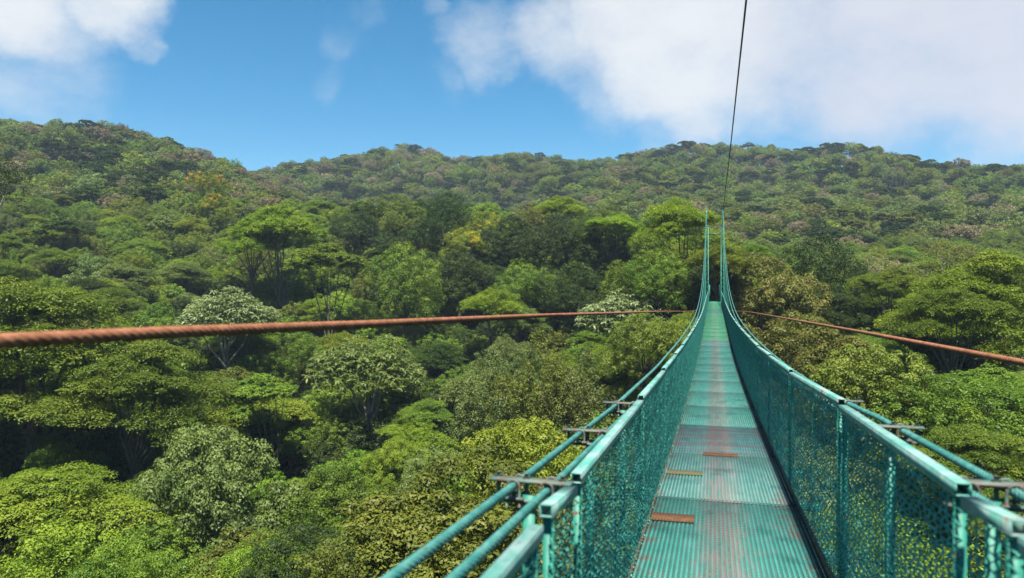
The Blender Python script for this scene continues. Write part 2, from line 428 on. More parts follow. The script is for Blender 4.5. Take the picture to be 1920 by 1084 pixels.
def build_ground():
    rs = np.concatenate([[1.0], np.arange(6, 60, 3), np.arange(60, 200, 5), np.arange(200, 620, 12), np.geomspace(620, 6000, 22)])
    az = np.radians(np.concatenate([np.arange(-60, 60, 1.0), np.arange(60, 300, 6)]))
    R, A = np.meshgrid(rs, az, indexing='ij')
    X, Y = R*np.sin(A), R*np.cos(A)
    Z = ground_z(X, Y)
    rng = np.random.default_rng(3)
    Z = Z+rng.normal(0, .5, Z.shape)*np.clip(R/60, 0, 1)
    nr, na = R.shape
    v = np.stack([X.ravel(), Y.ravel(), Z.ravel()], 1)
    i, j = np.meshgrid(np.arange(nr-1), np.arange(na), indexing='ij')
    j2 = (j+1) % na
    f = np.stack([(i*na+j).ravel(), (i*na+j2).ravel(), ((i+1)*na+j2).ravel(), ((i+1)*na+j).ravel()], 1)
    cen = len(v)
    v = np.vstack([v, [0, 0, Z[0].mean()]])
    f3 = np.stack([np.full(na, cen), (np.arange(na)+1) % na, np.arange(na)], 1)
    me = mesh_np('hills', v, f[:, ::-1], f3[:, ::-1], smooth=True)
    tag(obj('hills', me, mat=M_GROUND), 'dark forest floor of the valley and hills', kind='structure')
build_ground()

# ------------------------------------------------------------------ trees
def rnd_dirs(rng, n, up=0.0):
    v = rng.normal(size=(n, 3)); v[:, 2] += up
    return v/np.linalg.norm(v, axis=1, keepdims=True)

def leaves(rng, centers, radii, per, size, up=.6, tints=None, flat=.35, aspect=.55, jit=.28):
    """leaf quads on the outer shells of clumps"""
    k = len(centers)
    n = k*per
    idx = np.repeat(np.arange(k), per)
    d = rnd_dirs(rng, n, .55)
    rad = 1-np.abs(rng.normal(0, jit, n)); rad = np.clip(rad, .1, 1.12)
    c = centers[idx]+d*radii[idx]*rad[:, None]
    nn = d*.95+rnd_dirs(rng, n)*.62; nn[:, 2] += up
    nn /= np.linalg.norm(nn, axis=1, keepdims=True)
    t = np.cross(nn, rnd_dirs(rng, n)); t /= np.linalg.norm(t, axis=1, keepdims=True)+1e-9
    b = np.cross(nn, t)
    s = size*rng.uniform(.65, 1.35, n)[:, None]
    L, Wd = t*s*.5, b*s*.5*aspect
    droop = nn*s*.12
    v = np.stack([c-L-droop, c+Wd, c+L-droop, c-Wd], 1).reshape(-1, 3)
    f = np.arange(n*4).reshape(-1, 4)
    if tints is None:
        tints = rng.uniform(0, 1, k)
    tt = np.clip(tints[idx]*.65+rng.uniform(0, .35, n), 0, 1)
    return v, f, np.repeat(tt, 4), idx

def crown_dome(rng, R=5.0, H=5.0, z0=9.0, lobes=9, cl=13, per=110, leaf=.24, crad=.17, up=.5, lobe_r=.44):
    """rounded crown of several lobes, each lobe a cluster of clumps"""
    C, Rr, T = [], [], []
    pts = [(0, 0, z0+H*.55, 1.0)]
    for i in range(lobes):
        a = i*2.399+rng.uniform(-.5, .5); rr = R*rng.uniform(.36, .78)
        pts.append((rr*math.cos(a), rr*math.sin(a), z0+H*(rng.uniform(.15, .6) if i % 3 else rng.uniform(-.35, .1))*(1.15-rr/R*.6), rng.uniform(.5, 1.08)))
    for (x, y, z, s) in pts:
        lr = R*lobe_r*s
        lt = rng.uniform(.1, .8)
        n = max(5, int(cl*s*s))
        for q in range(n):
            zz = 1-1.55*(q+.5)/n
            ph = q*2.399+rng.uniform(-.35, .35); rh = math.sqrt(max(0, 1-zz*zz))
            k = rng.uniform(.82, 1.08)
            C.append((x+lr*k*rh*math.cos(ph), y+lr*k*rh*math.sin(ph), z+lr*.85*k*zz))
            cr = R*crad*rng.uniform(.75, 1.35)
            Rr.append((cr, cr, cr*rng.uniform(.6, .85))); T.append(np.clip(lt+rng.normal(0, .22), 0, 1))
    C, Rr, T = np.array(C), np.array(Rr), np.array(T)
    v, f, t, idx = leaves(rng, C, Rr, per, leaf, up=up, tints=T)
    return v, f, t, pts

def crown_umbrella(rng, R=6.0, H=4.2, z0=9.0, pads=15, cl=16, per=70, leaf=.22, flat_top=.75, spread=1.0):
    """flat layered crown: pads of foliage on several storeys with gaps between"""
    C, Rr, T, pts = [], [], [], []
    for i in range(pads):
        f = (i+.5)/pads
        a = i*2.399+rng.uniform(-.4, .4); rr = R*spread*.80*math.sqrt(f)
        z = z0+H*(1-flat_top*(rr/R)**2)-rng.uniform(0, .38)*H*(1 if i % 3 else 0)
        pr = R*rng.uniform(.24, .40)
        pts.append((rr*math.cos(a), rr*math.sin(a), z-.3, pr/R))
        lt = rng.uniform(.2, .9)
        for q in range(cl):
            g = math.sqrt((q+.5)/cl); ph = q*2.399+a
            px, py = pts[-1][0]+pr*g*math.cos(ph), pts[-1][1]+pr*g*math.sin(ph)
            cr = pr*rng.uniform(.20, .34)
            C.append((px, py, z-pr*.42*g*g+rng.normal(0, .10)))
            Rr.append((cr*1.15, cr*1.15, cr*.55)); T.append(np.clip(lt+rng.normal(0, .15)-.15*g, 0, 1))
    C, Rr, T = np.array(C), np.array(Rr), np.array(T)
    v, f, t, idx = leaves(rng, C, Rr, per, leaf, up=1.5, tints=T, jit=.35)
    return v, f, t, pts

def crown_feather(rng, R=4.0, H=8.0, z0=4.0, cl=170, per=150, leaf=.15):
    """soft tall crown of plume-like clumps"""
    C, Rr, T, pts = [], [], [], []
    tops = [(0, 0, 1.0)]+[(R*.55*math.cos(a), R*.55*math.sin(a), rng.uniform(.55, .85)) for a in np.arange(0, 6.28, 1.1)+rng.uniform(0, 1)]
    for (x, y, s) in tops:
        pts.append((x, y, z0+H*s*.6, .3))
        n = int(cl/len(tops))
        lt = rng.uniform(.2, .8)
        for q in range(n):
            h = (q+.5)/n
            rr = R*.5*(1-h)**.6*rng.uniform(.6, 1.1); ph = q*2.399
            C.append((x+rr*math.cos(ph), y+rr*math.sin(ph), z0+H*s*h))
            cr = R*.13*rng.uniform(.7, 1.3)
            Rr.append((cr, cr, cr*1.5)); T.append(np.clip(lt+rng.normal(0, .15), 0, 1))
    C, Rr, T = np.array(C), np.array(Rr), np.array(T)
    v, f, t, idx = leaves(rng, C, Rr, per, leaf, up=.2, tints=T, jit=.4)
    return v, f, t, pts

def crown_rosette(rng, R=5.0, H=4.0, z0=9.0, n=330, leaf=.46):
    """big leaved crown: rosettes of long leaves at the branch ends"""
    V, Fa, T, pts = [], [], [], []
    off = 0
    for i in range(n):
        u = (i+.5)/n
        a = i*2.399; rr = R*math.sqrt(u)
        k = rng.uniform(.55, 1.05) if i % 3 == 0 else rng.uniform(.9, 1.05)
        lob = 1+.12*math.sin(a*2+1)+.12*math.sin(rr*2.1+a)
        c = np.array([rr*math.cos(a), rr*math.sin(a), z0+H*math.sqrt(max(0, 1-(rr/R)**2))*k*lob])
        if i % 12 == 0: pts.append((c[0]*.8, c[1]*.8, c[2]-.8, .2))
        nl = rng.integers(8, 13)
        t0 = rng.uniform(0, .8)
        for q in range(nl):
            an = 2*math.pi*q/nl+rng.uniform(-.2, .2)
            tilt = rng.uniform(-.55, .35)
            d = np.array([math.cos(an)*math.cos(tilt), math.sin(an)*math.cos(tilt), math.sin(tilt)])
            s = np.array([-math.sin(an), math.cos(an), rng.uniform(-.3, .3)])
            L = leaf*rng.uniform(.55, 1.2); w = L*.19
            V += [c+d*.06, c+d*L*.55+s*w, c+d*L-np.array([0, 0, L*.22]), c+d*L*.55-s*w]
            Fa.append((off, off+1, off+2, off+3)); off += 4
            T += [np.clip(t0+rng.uniform(-.2, .3), 0, 1)]*4
    # under layer fills the inside
    C = np.array([(p[0]*.8, p[1]*.8, p[2]-.6) for p in [(R*math.sqrt((i+.5)/60)*math.cos(i*2.4), R*math.sqrt((i+.5)/60)*math.sin(i*2.4), z0+H*.8*math.sqrt(max(0, 1-(i+.5)/60))) for i in range(60)]])
    v2, f2, t2, _ = leaves(rng, C, np.full((60, 3), R*.17), 70, .28, tints=np.full(60, .12))
    V = np.vstack([np.array(V), v2]); Fa = np.vstack([np.array(Fa), f2+off]); T = np.concatenate([np.array(T), t2])
    return V, Fa, T, pts

def trunk_mesh(rng, pts, hfork, r=.28, lean=.4, n=6, twig=0, mat=None):
    mb = MB()
    fx, fy = rng.uniform(-lean, lean, 2)
    fork = Vector((fx, fy, hfork))
    mid = Vector((fx*.3+rng.uniform(-.15, .15), fy*.3+rng.uniform(-.15, .15), hfork*.5))
    mb.tube([(0, 0, -4), (0, 0, 0), mid, fork], [r*1.5, r*1.2, r*.9, r*.75], n)
    for p in pts:
        q = Vector(p[:3])
        st = fork.lerp(Vector((fx, fy, hfork*.75)), rng.uniform(0, 1))
        m1 = st.lerp(q, .5)+Vector((rng.uniform(-.3, .3), rng.uniform(-.3, .3), rng.uniform(-.5, .1)))
        mb.tube([st, m1, q], [r*.42, r*.26, r*.1], 5, False)
        for _ in range(twig):
            e = q+Vector((rng.uniform(-1.2, 1.2), rng.uniform(-1.2, 1.2), rng.uniform(-.1, .7)))
            mb.tube([m1.lerp(q, rng.uniform(.2, .8)), e], [r*.14, r*.04], 4, False)
    return mb.mesh('trunk', mat)

PROTO = {}      # form -> list of (crown mesh, trunk mesh, top height, radius)
def make_protos():
    def add(form, seed, gen, kw, hfork, r=.28, mat=M_BARK, sink=3, twig=0):
        rng = np.random.default_rng(seed)
        v, f, t, pts = gen(rng, **kw)
        me = mesh_np('crown', v, f, tint=t)
        me.materials.append(LEAF['mid green'])
        tm = trunk_mesh(rng, pts[::2][:9], hfork, r, mat=mat, twig=twig)
        top = np.percentile(v[:, 2], 99.6)
        rad = np.percentile(np.hypot(v[:, 0], v[:, 1]), 96)
        PROTO.setdefault(form, []).append((me, tm, float(top), float(rad)))
    for s in range(4):
        add('round', 10+s, crown_dome, dict(R=5, H=4.2+.6*(s % 3), z0=8.5, lobes=9+s, cl=26, per=150, leaf=.165, crad=.125), 7)
    for s in range(2):
        add('dense', 20+s, crown_dome, dict(R=4.6, H=4.8, z0=7.5, lobes=14, cl=30, per=170, leaf=.145, crad=.105, lobe_r=.38), 6)
    for s in range(4):
        add('umbrella', 30+s, crown_umbrella, dict(R=6, H=3.6+.5*s, z0=9.5, pads=18+2*s, cl=22, per=125, leaf=.16), 6, .3)
    for s in range(2):
        add('layered', 40+s, crown_umbrella, dict(R=6.5, H=6.5, z0=6.5, pads=38, cl=20, per=110, leaf=.16, flat_top=.95), 4.5, .33, twig=1)
    for s in range(2):
        add('feathery', 50+s, crown_feather, dict(), 5)
    for s in range(2):
        add('broad leaved', 60+s, crown_rosette, dict(R=4.6, H=3.2+s), 7, mat=M_PALEBARK)
    for s in range(2):
        add('vase', 70+s, crown_umbrella, dict(R=3.6, H=3.0, z0=13.5, pads=12, cl=18, per=80, leaf=.2, flat_top=.6), 6.5, .2, mat=M_BARK)
    for s in range(2):
        add('sparse', 80+s, crown_dome, dict(R=4.4, H=4.2, z0=8.0, lobes=8, cl=11, per=48, leaf=.22, crad=.2), 6, mat=M_PALEBARK, twig=2)
make_protos()

CH = random.Random(5)
TREES = []        # dicts of placed candidates
def px_to_xy(px, d):
    return ((px-960)/F*d, d)
def add_tree(px, py, d, rad, form, colour, hero=None, var=None, blossom=None, sq=1.0):
    x, y = px_to_xy(px, d)
    TREES.append(dict(x=x, y=y, top=(HOR-py)/F*d, rad=rad, form=form, col=colour, hero=hero, px=px, py=py, d=d,
                      var=var, rot=CH.uniform(0, 6.28), blossom=blossom, sq=sq))
H_ = add_tree
# the trees that stand out, each at its own distance (bearing, crown top line, distance, crown radius)
H_(385, 806, 47, 5.3, 'dense', 'grey green', 'large dense grey-green round tree in the left foreground, below the rusty cable', sq=1.25)
H_(870, 848, 27, 4.3, 'dense', 'olive', 'olive-green leafy tree right beside the two cables left of the bridge railing')
H_(1010, 790, 33, 3.8, 'dense', 'yellow green', 'yellow-green leafy treetop just behind the cable brackets left of the bridge')
H_(720, 960, 25, 3.6, 'round', 'olive', 'olive round treetop at the bottom edge, left of the bridge cables')
H_(140, 990, 32, 4.6, 'round', 'bright green', 'bright green round treetop at the bottom left, below the grey-green tree')
H_(60, 880, 41, 5.2, 'umbrella', 'bright green', 'broad lime green crown on the left edge of the photo, below the dark hollow')
H_(230, 1010, 30, 3.2, 'round', 'mid green', 'mid green treetop on the bottom edge under the large grey-green tree')
H_(560, 990, 33, 3.9, 'round', 'dark green', 'dark green round treetop right of the foot of the large grey-green tree')
H_(620, 870, 50, 5.0, 'round', 'mid green', 'mid green rounded tree right of the large grey-green foreground tree')
H_(60, 528, 56, 8.0, 'layered', 'mid green', 'wide layered umbrella tree cut by the left edge, crossed by the rusty cable')
H_(250, 640, 54, 6.3, 'layered', 'mid green', 'layered umbrella tree below the rusty cable, beside the dark hollow on the left')
H_(430, 720, 66, 6.2, 'umbrella', 'yellow green', 'yellow-green flat-topped tree behind the large grey-green tree')
H_(515, 700, 60, 3.4, 'vase', 'mid green', 'slender pale-trunked tree under the rusty cable, left of the photo centre')
H_(430, 538, 82, 5.2, 'broad leaved', 'pale silvery', 'pale silvery broad-leaved tree just above the rusty cable on the left')
H_(680, 628, 72, 5.6, 'broad leaved', 'grey green', 'grey-green broad-leaved tree just below the rusty cable, left of centre')
H_(1180, 540, 78, 4.8, 'broad leaved', 'pale silvery', 'pale broad-leaved tree just above the end of the rusty cable, left of the bridge')
H_(535, 385, 112, 7.2, 'umbrella', 'bright green', 'tall bright green umbrella tree with visible trunk, left of centre', sq=1.3)
H_(470, 420, 116, 5.8, 'umbrella', 'bright green', 'bright green flat-topped tree at the left shoulder of the tall umbrella tree')
H_(612, 455, 98, 4.6, 'vase', 'mid green', 'slender vase-shaped tree with thin bare trunk, right of the tall umbrella tree')
H_(755, 458, 100, 6.4, 'round', 'mid green', 'large round leafy tree above the rusty cable near the photo centre', sq=1.25)
H_(925, 540, 88, 4.6, 'umbrella', 'bright green', 'bright green spreading tree above the rusty cable, right of centre')
H_(975, 495, 100, 5.0, 'round', 'mid green', 'mid green round tree right of the large round leafy tree')
H_(935, 655, 66, 4.2, 'feathery', 'grey green', 'soft feathery grey-green tree below the rusty cable, left one of the pair')
H_(1020, 625, 64, 4.8, 'feathery', 'olive', 'soft feathery olive tree below the rusty cable, right one of the pair')
H_(1095, 660, 62, 4.2, 'feathery', 'grey green', 'feathery grey-green tree between the olive one and the bridge cables')
H_(1180, 640, 68, 5.0, 'umbrella', 'mid green', 'mid green layered tree beside the bridge, under the end of the left rusty cable')
H_(1210, 585, 60, 4.2, 'round', 'olive', 'olive round tree touching the left side of the bridge near its far end')
H_(1290, 585, 66, 3.2, 'round', 'yellow green', 'small yellow-green tree against the left cables of the bridge tower')
H_(1282, 372, 84, 5.6, 'umbrella', 'bright green', 'brilliant green flat-topped tree rising behind the top of the bridge tower', sq=1.2)
H_(1215, 440, 80, 4.8, 'round', 'mid green', 'mid green rounded tree left of the bridge tower under the brilliant green one')
H_(1150, 400, 108, 5.0, 'umbrella', 'bright green', 'bright green tree on the ridge left of the brilliant flat-topped tree')
H_(1235, 470, 76, 4.4, 'round', 'mid green', 'tree in front of the ridge directly left of the bridge tower', sq=1.1)
H_(1350, 478, 82, 3.0, 'round', 'olive', 'olive tree seen through the frame of the bridge tower')
H_(1418, 478, 70, 5.4, 'dense', 'brownish green', 'brownish green wide tree just right of the bridge tower', sq=1.2)
H_(1300, 500, 76, 3.6, 'dense', 'dark green', 'dark green tree directly behind the left leg of the bridge tower')
H_(1347, 458, 69, 3.4, 'umbrella', 'olive', 'added small flat-topped olive tree shading the landing at the far end of the walkway')  # crown added to block light so the landing turns dark beneath
H_(1342, 500, 72, 2.8, 'dense', 'dark green', 'added dark green tree standing in for shade at the walkway end behind the landing')  # added dark crown, stands in for the shaded opening past the landing
H_(1540, 440, 84, 5.6, 'round', 'dark green', 'dark green domed tree right of the bridge tower, rising above its neighbours', sq=1.3)
H_(1850, 478, 62, 7.4, 'layered', 'bright green', 'great layered umbrella tree on the right edge of the photo', sq=1.1)
H_(1790, 540, 54, 4.4, 'umbrella', 'mid green', 'lower umbrella tree in front of the great layered tree on the right')
H_(1660, 500, 74, 4.4, 'umbrella', 'mid green', 'mid green spreading tree left of the great layered tree')
H_(1770, 448, 100, 4.2, 'sparse', 'brownish green', 'thin brownish tree with bare branches behind the great layered tree')
H_(1640, 478, 92, 3.8, 'sparse', 'pinkish', 'thin pinkish-brown tree between the dark dome and the great layered tree')
H_(1500, 590, 50, 5.0, 'dense', 'brownish green', 'brownish green tree under the right rusty cable, near the bridge railing')
H_(1620, 650, 44, 4.8, 'dense', 'olive', 'olive tree directly below the right rusty cable, outside the right railing')
H_(1740, 700, 42, 4.5, 'round', 'mid green', 'mid green tree below the right rusty cable near the right edge')
H_(1880, 690, 44, 5.0, 'umbrella', 'mid green', 'tree at the right edge just under the right rusty cable')
H_(1830, 800, 34, 3.4, 'umbrella', 'mid green', 'mid green treetop beyond the right railing cables at the right edge')
H_(395, 318, 172, 5.6, 'round', 'yellow green', 'tree with bright orange blossoms on the left slope below the skyline', blossom='o')
H_(410, 360, 160, 4.6, 'round', 'olive', 'olive tree with yellow-orange blossoms just below the orange blossoming tree', blossom='o')
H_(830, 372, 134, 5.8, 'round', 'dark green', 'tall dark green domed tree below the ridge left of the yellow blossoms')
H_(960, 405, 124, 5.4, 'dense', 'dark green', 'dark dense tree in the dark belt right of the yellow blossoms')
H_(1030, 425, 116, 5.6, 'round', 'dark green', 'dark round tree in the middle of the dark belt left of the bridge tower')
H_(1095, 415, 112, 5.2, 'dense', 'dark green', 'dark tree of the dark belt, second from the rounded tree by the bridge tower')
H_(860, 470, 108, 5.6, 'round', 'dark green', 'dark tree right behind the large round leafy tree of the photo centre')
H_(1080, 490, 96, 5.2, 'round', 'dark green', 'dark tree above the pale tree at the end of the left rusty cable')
H_(680, 400, 138, 5.6, 'round', 'dark green', 'dark tree right of the top of the tall umbrella tree')
H_(905, 395, 140, 5.6, 'round', 'yellow green', 'ridge tree with yellow blossoms left of the photo centre line of the valley', blossom='y')
H_(870, 425, 128, 4.6, 'round', 'olive', 'tree with yellow blossoms below the ridge, lower left of its blossoming neighbour', blossom='y')
H_(985, 378, 138, 4.4, 'sparse', 'brownish green', 'reddish brown thin tree standing up from the middle ridge')
H_(1050, 368, 142, 6.0, 'umbrella', 'bright green', 'flat-topped green tree crowning the middle ridge, right of the reddish thin tree')
H_(840, 360, 150, 5.5, 'round', 'dark green', 'dark green tree crowning the middle ridge left of the yellow blossoms')
H_(735, 363, 152, 6.0, 'round', 'mid green', 'mid green tree at the left end of the middle ridge')
H_(112, 408, 128, 4.0, 'vase', 'dark green', 'dark tall tree standing out on the left slope')
H_(-8, 290, 92, 5.2, 'sparse', 'dark green', 'dark thin tree cut by the left edge, rising to the skyline')

def scatter():
    rng = random.Random(11)
    # spacing grows a little with distance; rows of constant depth
    d = 20.0
    row = 0
    while d < 184:
        step = 5.8 if d < 60 else 6.4
        sp = 6.8 if d < 60 else 7.3
        n0, n1 = int((-760-960)/F*d/sp)-1, int((2250-960)/F*d/sp)+1
        for k in range(n0, n1):
            x = (k+(.5 if row % 2 else 0)+rng.uniform(-.33, .33))*sp
            y = d+rng.uniform(-.38, .38)*step
            px = 960+x/y*F
            # keep the walkway free
            bx = 1338-px; lat = (px-1343)/F*y
            top = float(canopy(x, y))+rng.uniform(-1.7, 1.8)
            if y < 64 and abs(lat) < 7.0:
                top = min(top, -6.0+abs(lat)*.25)
            rad = rng.choice([rng.uniform(2.7, 4.0), rng.uniform(3.6, 5.4)])
            py = HOR-top/y*F
            ok = True
            for t in TREES:
                if t['hero']:
                    dd = math.hypot(t['x']-x, t['y']-y)
                    if dd < .62*(t['rad']+rad): ok = False; break
            if not ok: continue
            q = rng.random()
            if px < 480 and 45 < y < 110:
                form = rng.choice(['umbrella', 'umbrella', 'layered', 'round', 'dense'])
            elif px > 1560 and y < 110:
                form = rng.choice(['umbrella', 'umbrella', 'round', 'dense', 'layered'])
            elif y > 105 and 640 < px < 1330:
                form = rng.choice(['round', 'round', 'dense', 'umbrella', 'dense'])
            else:
                form = rng.choice(['round', 'round', 'umbrella', 'dense', 'umbrella', 'broad leaved', 'feathery', 'round'] if q < .8 else ['round', 'umbrella'])
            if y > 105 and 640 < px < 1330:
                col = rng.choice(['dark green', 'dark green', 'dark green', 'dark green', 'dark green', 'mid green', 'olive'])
            elif px > 1360:
                col = rng.choice(['mid green', 'olive', 'dark green', 'mid green', 'bright green'] if y < 100 else ['yellow green', 'olive', 'mid green', 'bright green', 'grey green'])
            elif y > 110:
                col = rng.choice(['mid green', 'bright green', 'yellow green', 'mid green', 'dark green', 'olive', 'grey green'])
            else:
                col = rng.choice(['bright green', 'mid green', 'mid green', 'bright green', 'yellow green', 'dark green', 'grey green', 'bright green'])
            if form == 'broad leaved': col = rng.choice(['grey green', 'olive', 'grey green', 'grey green', 'pale silvery'])
            if form == 'feathery': col = rng.choice(['grey green', 'olive', 'mid green'])
            if form == 'sparse': col = rng.choice(['mid green', 'olive', 'grey green'])
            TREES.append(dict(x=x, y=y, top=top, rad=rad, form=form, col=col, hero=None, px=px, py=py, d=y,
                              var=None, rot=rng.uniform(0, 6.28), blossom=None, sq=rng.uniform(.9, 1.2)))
        d += step*(.86 if d < 60 else .9)
        row += 1
scatter()

def blossom_mesh(me, which, seed):
    """leaf copy of a crown in which whole clumps are in blossom (second material)"""
    m2 = me.copy()
    m2.materials.clear(); m2.materials.append(LEAF['yellow green']); m2.materials.append(M_ORANGE if which == 'o' else M_YELLOW)
    n = len(me.polygons); co = np.empty(len(me.vertices)*3, np.float32); me.vertices.foreach_get('co', co)
    c = co.reshape(-1, 4, 3)[:, 0]
    rng = np.random.default_rng(seed)
    cs = c[rng.choice(n, 16)]
    mi = np.zeros(n, np.int32)
    for q in cs:
        if q[2] > np.percentile(c[:, 2], 45):
            mi[(np.linalg.norm(c-q, axis=1) < rng.uniform(.5, 1.1)) & (rng.random(n) < .38)] = 1
    m2.polygons.foreach_set('material_index', mi)
    return m2

def place(t, i):
    plist = PROTO[t['form']]
    v = t['var'] if t['var'] is not None else int(t['rot']*1000) % len(plist)
    cm, tm, top, rad = plist[v]
    s = t['rad']/rad
    sz = s*t['sq']
    e = bpy.data.objects.new('tree', None)
    ROOTC.objects.link(e)
    e.location = (t['x'], t['y'], t['top']-top*sz)
    e.rotation_euler = (0, 0, t['rot'])
    jr = random.Random(i*7+1)
    sx_, sy_ = s*jr.uniform(.86, 1.14), s*jr.uniform(.86, 1.14)
    e.scale = (sx_, sy_, sz)
    e.rotation_euler = (jr.uniform(-.05, .05), jr.uniform(-.05, .05), t['rot'])
    e.empty_display_size = .5
    if t['blossom']:
        cm = blossom_mesh(cm, t['blossom'], i)
    c = bpy.data.objects.new('crown', cm); ROOTC.objects.link(c); c.parent = e
    if not t['blossom']:
        c.material_slots[0].link = 'OBJECT'
        c.material_slots[0].material = LEAF[t['col']]
    k = bpy.data.objects.new('trunk', tm); ROOTC.objects.link(k); k.parent = e
    t['obj'] = e; t['parts'] = (c, k)
for i, t in enumerate(TREES):
    place(t, i)

# ------------------------------------------------------------------ the suspension bridge
TH = math.atan(378/1400)
def interp(tab, x):
    return float(np.interp(x, [a for a, b in tab], [b for a, b in tab]))
def smooth_tab(tab):
    xs = [a for a, b in tab]; ys = [b for a, b in tab]
    def f(x):
        return sum(float(np.interp(x+o, xs, ys))*w for o, w in ((-1.5, .2), (-.7, .2), (0, .2), (.7, .2), (1.5, .2)))
    return f
deck_z = smooth_tab([(-8, -1.15), (0, -1.40), (4, -1.50), (6, -1.60), (10, -1.75), (15, -1.87), (20, -1.93), (25, -1.92), (30, -1.80), (40, -1.56), (50, -1.31), (62, -1.06), (70, -1.0)])
rail_z = lambda Y: interp([(-6, -.25), (1, -.565), (2, -.595), (2.45, -.62), (4.5, -.67), (6.8, -.72), (11, -.81), (20, -.915), (28, -.93), (34, -.84), (40, -.72), (50, -.47), (62, -.22)], Y)
def lift(Y, sgn):
    return 0 if sgn < 0 else interp([(-6, .12), (1, .105), (2.1, .10), (4, .105), (6.5, .05), (11, .01), (16, 0)], Y)
def cable_z(Y):
    if Y < 18:
        return interp([(-8, .30), (-3, -.24), (0, -.50), (1.4, -.578), (2.35, -.635), (4.8, -.76), (8.5, -.88), (14, -.96), (18, -.98)], Y)
    return -.98+7.3*((Y-18)/46)**2.6
XC = .085
XL, XR = XC-.5, XC+.5
END = 62.0
BR = bpy.data.objects.new('suspension_bridge', None)
ROOTC.objects.link(BR)
BR.rotation_euler = (0, 0, -TH)
tag(BR, 'long teal hanging footbridge with wire mesh sides and worn grated deck', 'bridge')

def bpart(name, me, loc=(0, 0, 0), rot=(0, 0, 0), scale=(1, 1, 1), parent=None, mat=None):
    return obj(name, me, parent or BR, loc, rot, scale, mat)

# deck panels
def deck_mesh():
    mb = MB()
    mb.box(-.5, .5, 0, 1.982, -.012, 0)
    nb = 38
    for i in range(nb):
        x = -.488+i*.976/(nb-1)
        mb.box(x-.0066, x+.0066, .002, 1.980, .0003, .009)
    for j in range(48):
        y = .02+j*.0413
        mb.box(-.495, .495, y-.0022, y+.0022, .0092, .0108)
    mb.box(-.5, .5, .95, 1.03, -.06, -.0125)        # joist below
    me = mb.mesh('deck_panel', M_DECK); me.materials.append(M_PLATE)
    for q in range(6): me.polygons[q].material_index = 1
    return me
DM = deck_mesh()
rngd = random.Random(4)
Y0 = 5.8-2*6
k = 0
while Y0+2*k < END-.5:
    a, b = Y0+2*k, Y0+2*k+2
    za, zb = deck_z(a), deck_z(b)
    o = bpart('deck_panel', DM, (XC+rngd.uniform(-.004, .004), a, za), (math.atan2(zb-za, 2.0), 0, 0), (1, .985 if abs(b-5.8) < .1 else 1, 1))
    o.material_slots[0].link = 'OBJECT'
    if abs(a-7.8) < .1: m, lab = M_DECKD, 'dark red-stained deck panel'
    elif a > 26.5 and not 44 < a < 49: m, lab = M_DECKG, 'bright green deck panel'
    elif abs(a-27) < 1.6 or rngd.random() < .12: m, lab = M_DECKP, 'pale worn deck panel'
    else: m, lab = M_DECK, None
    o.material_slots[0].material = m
    if lab: o['label'] = lab
    k += 1

# repair plates lying on the grating (fixed)
def plate_mesh(w, l, mat):
    mb = MB(); mb.bbox(-w/2, w/2, -l/2, l/2, 0, .004, .0015)
    n = int(w/.02)
    for i in range(n):
        x = -w/2+.01+i*(w-.02)/(n-1)
        mb.box(x-.003, x+.003, -l/2+.004, l/2-.004, .0042, .010)
    return mb.mesh('repair_plate', mat)
for (x, y, w, l, m, lab) in ((XL+.15, 5.15, .28, .19, M_RUST, 'rusty orange repair plate'), (XL+.17, 6.72, .31, .17, M_OLIVE, 'olive repair plate'), (XC-.02, 7.72, .34, .15, M_RUST, 'rusty brown repair plate across the middle')):
    o = bpart('repair_plate', plate_mesh(w, l, m), (x, y, deck_z(y)+.0125), (math.atan2(deck_z(y+1)-deck_z(y-1), 2), 0, 0)); o['label'] = lab

# side joints of the railing
def joints(first, step):
    js = list(first)
    while js[-1][1] < END-step:
        a = js[-1][1]+.03
        js.append((a, a+step-.03))
    return js
JL = joints([(-2.4, -.1), (-.06, 1.86), (1.97, 2.36), (2.43, 4.66), (4.70, 6.86)], 2.2)
JR = joints([(-2.6, -.3), (-.26, 1.71), (1.75, 2.07), (2.11, 3.92), (3.96, 6.42)], 2.35)

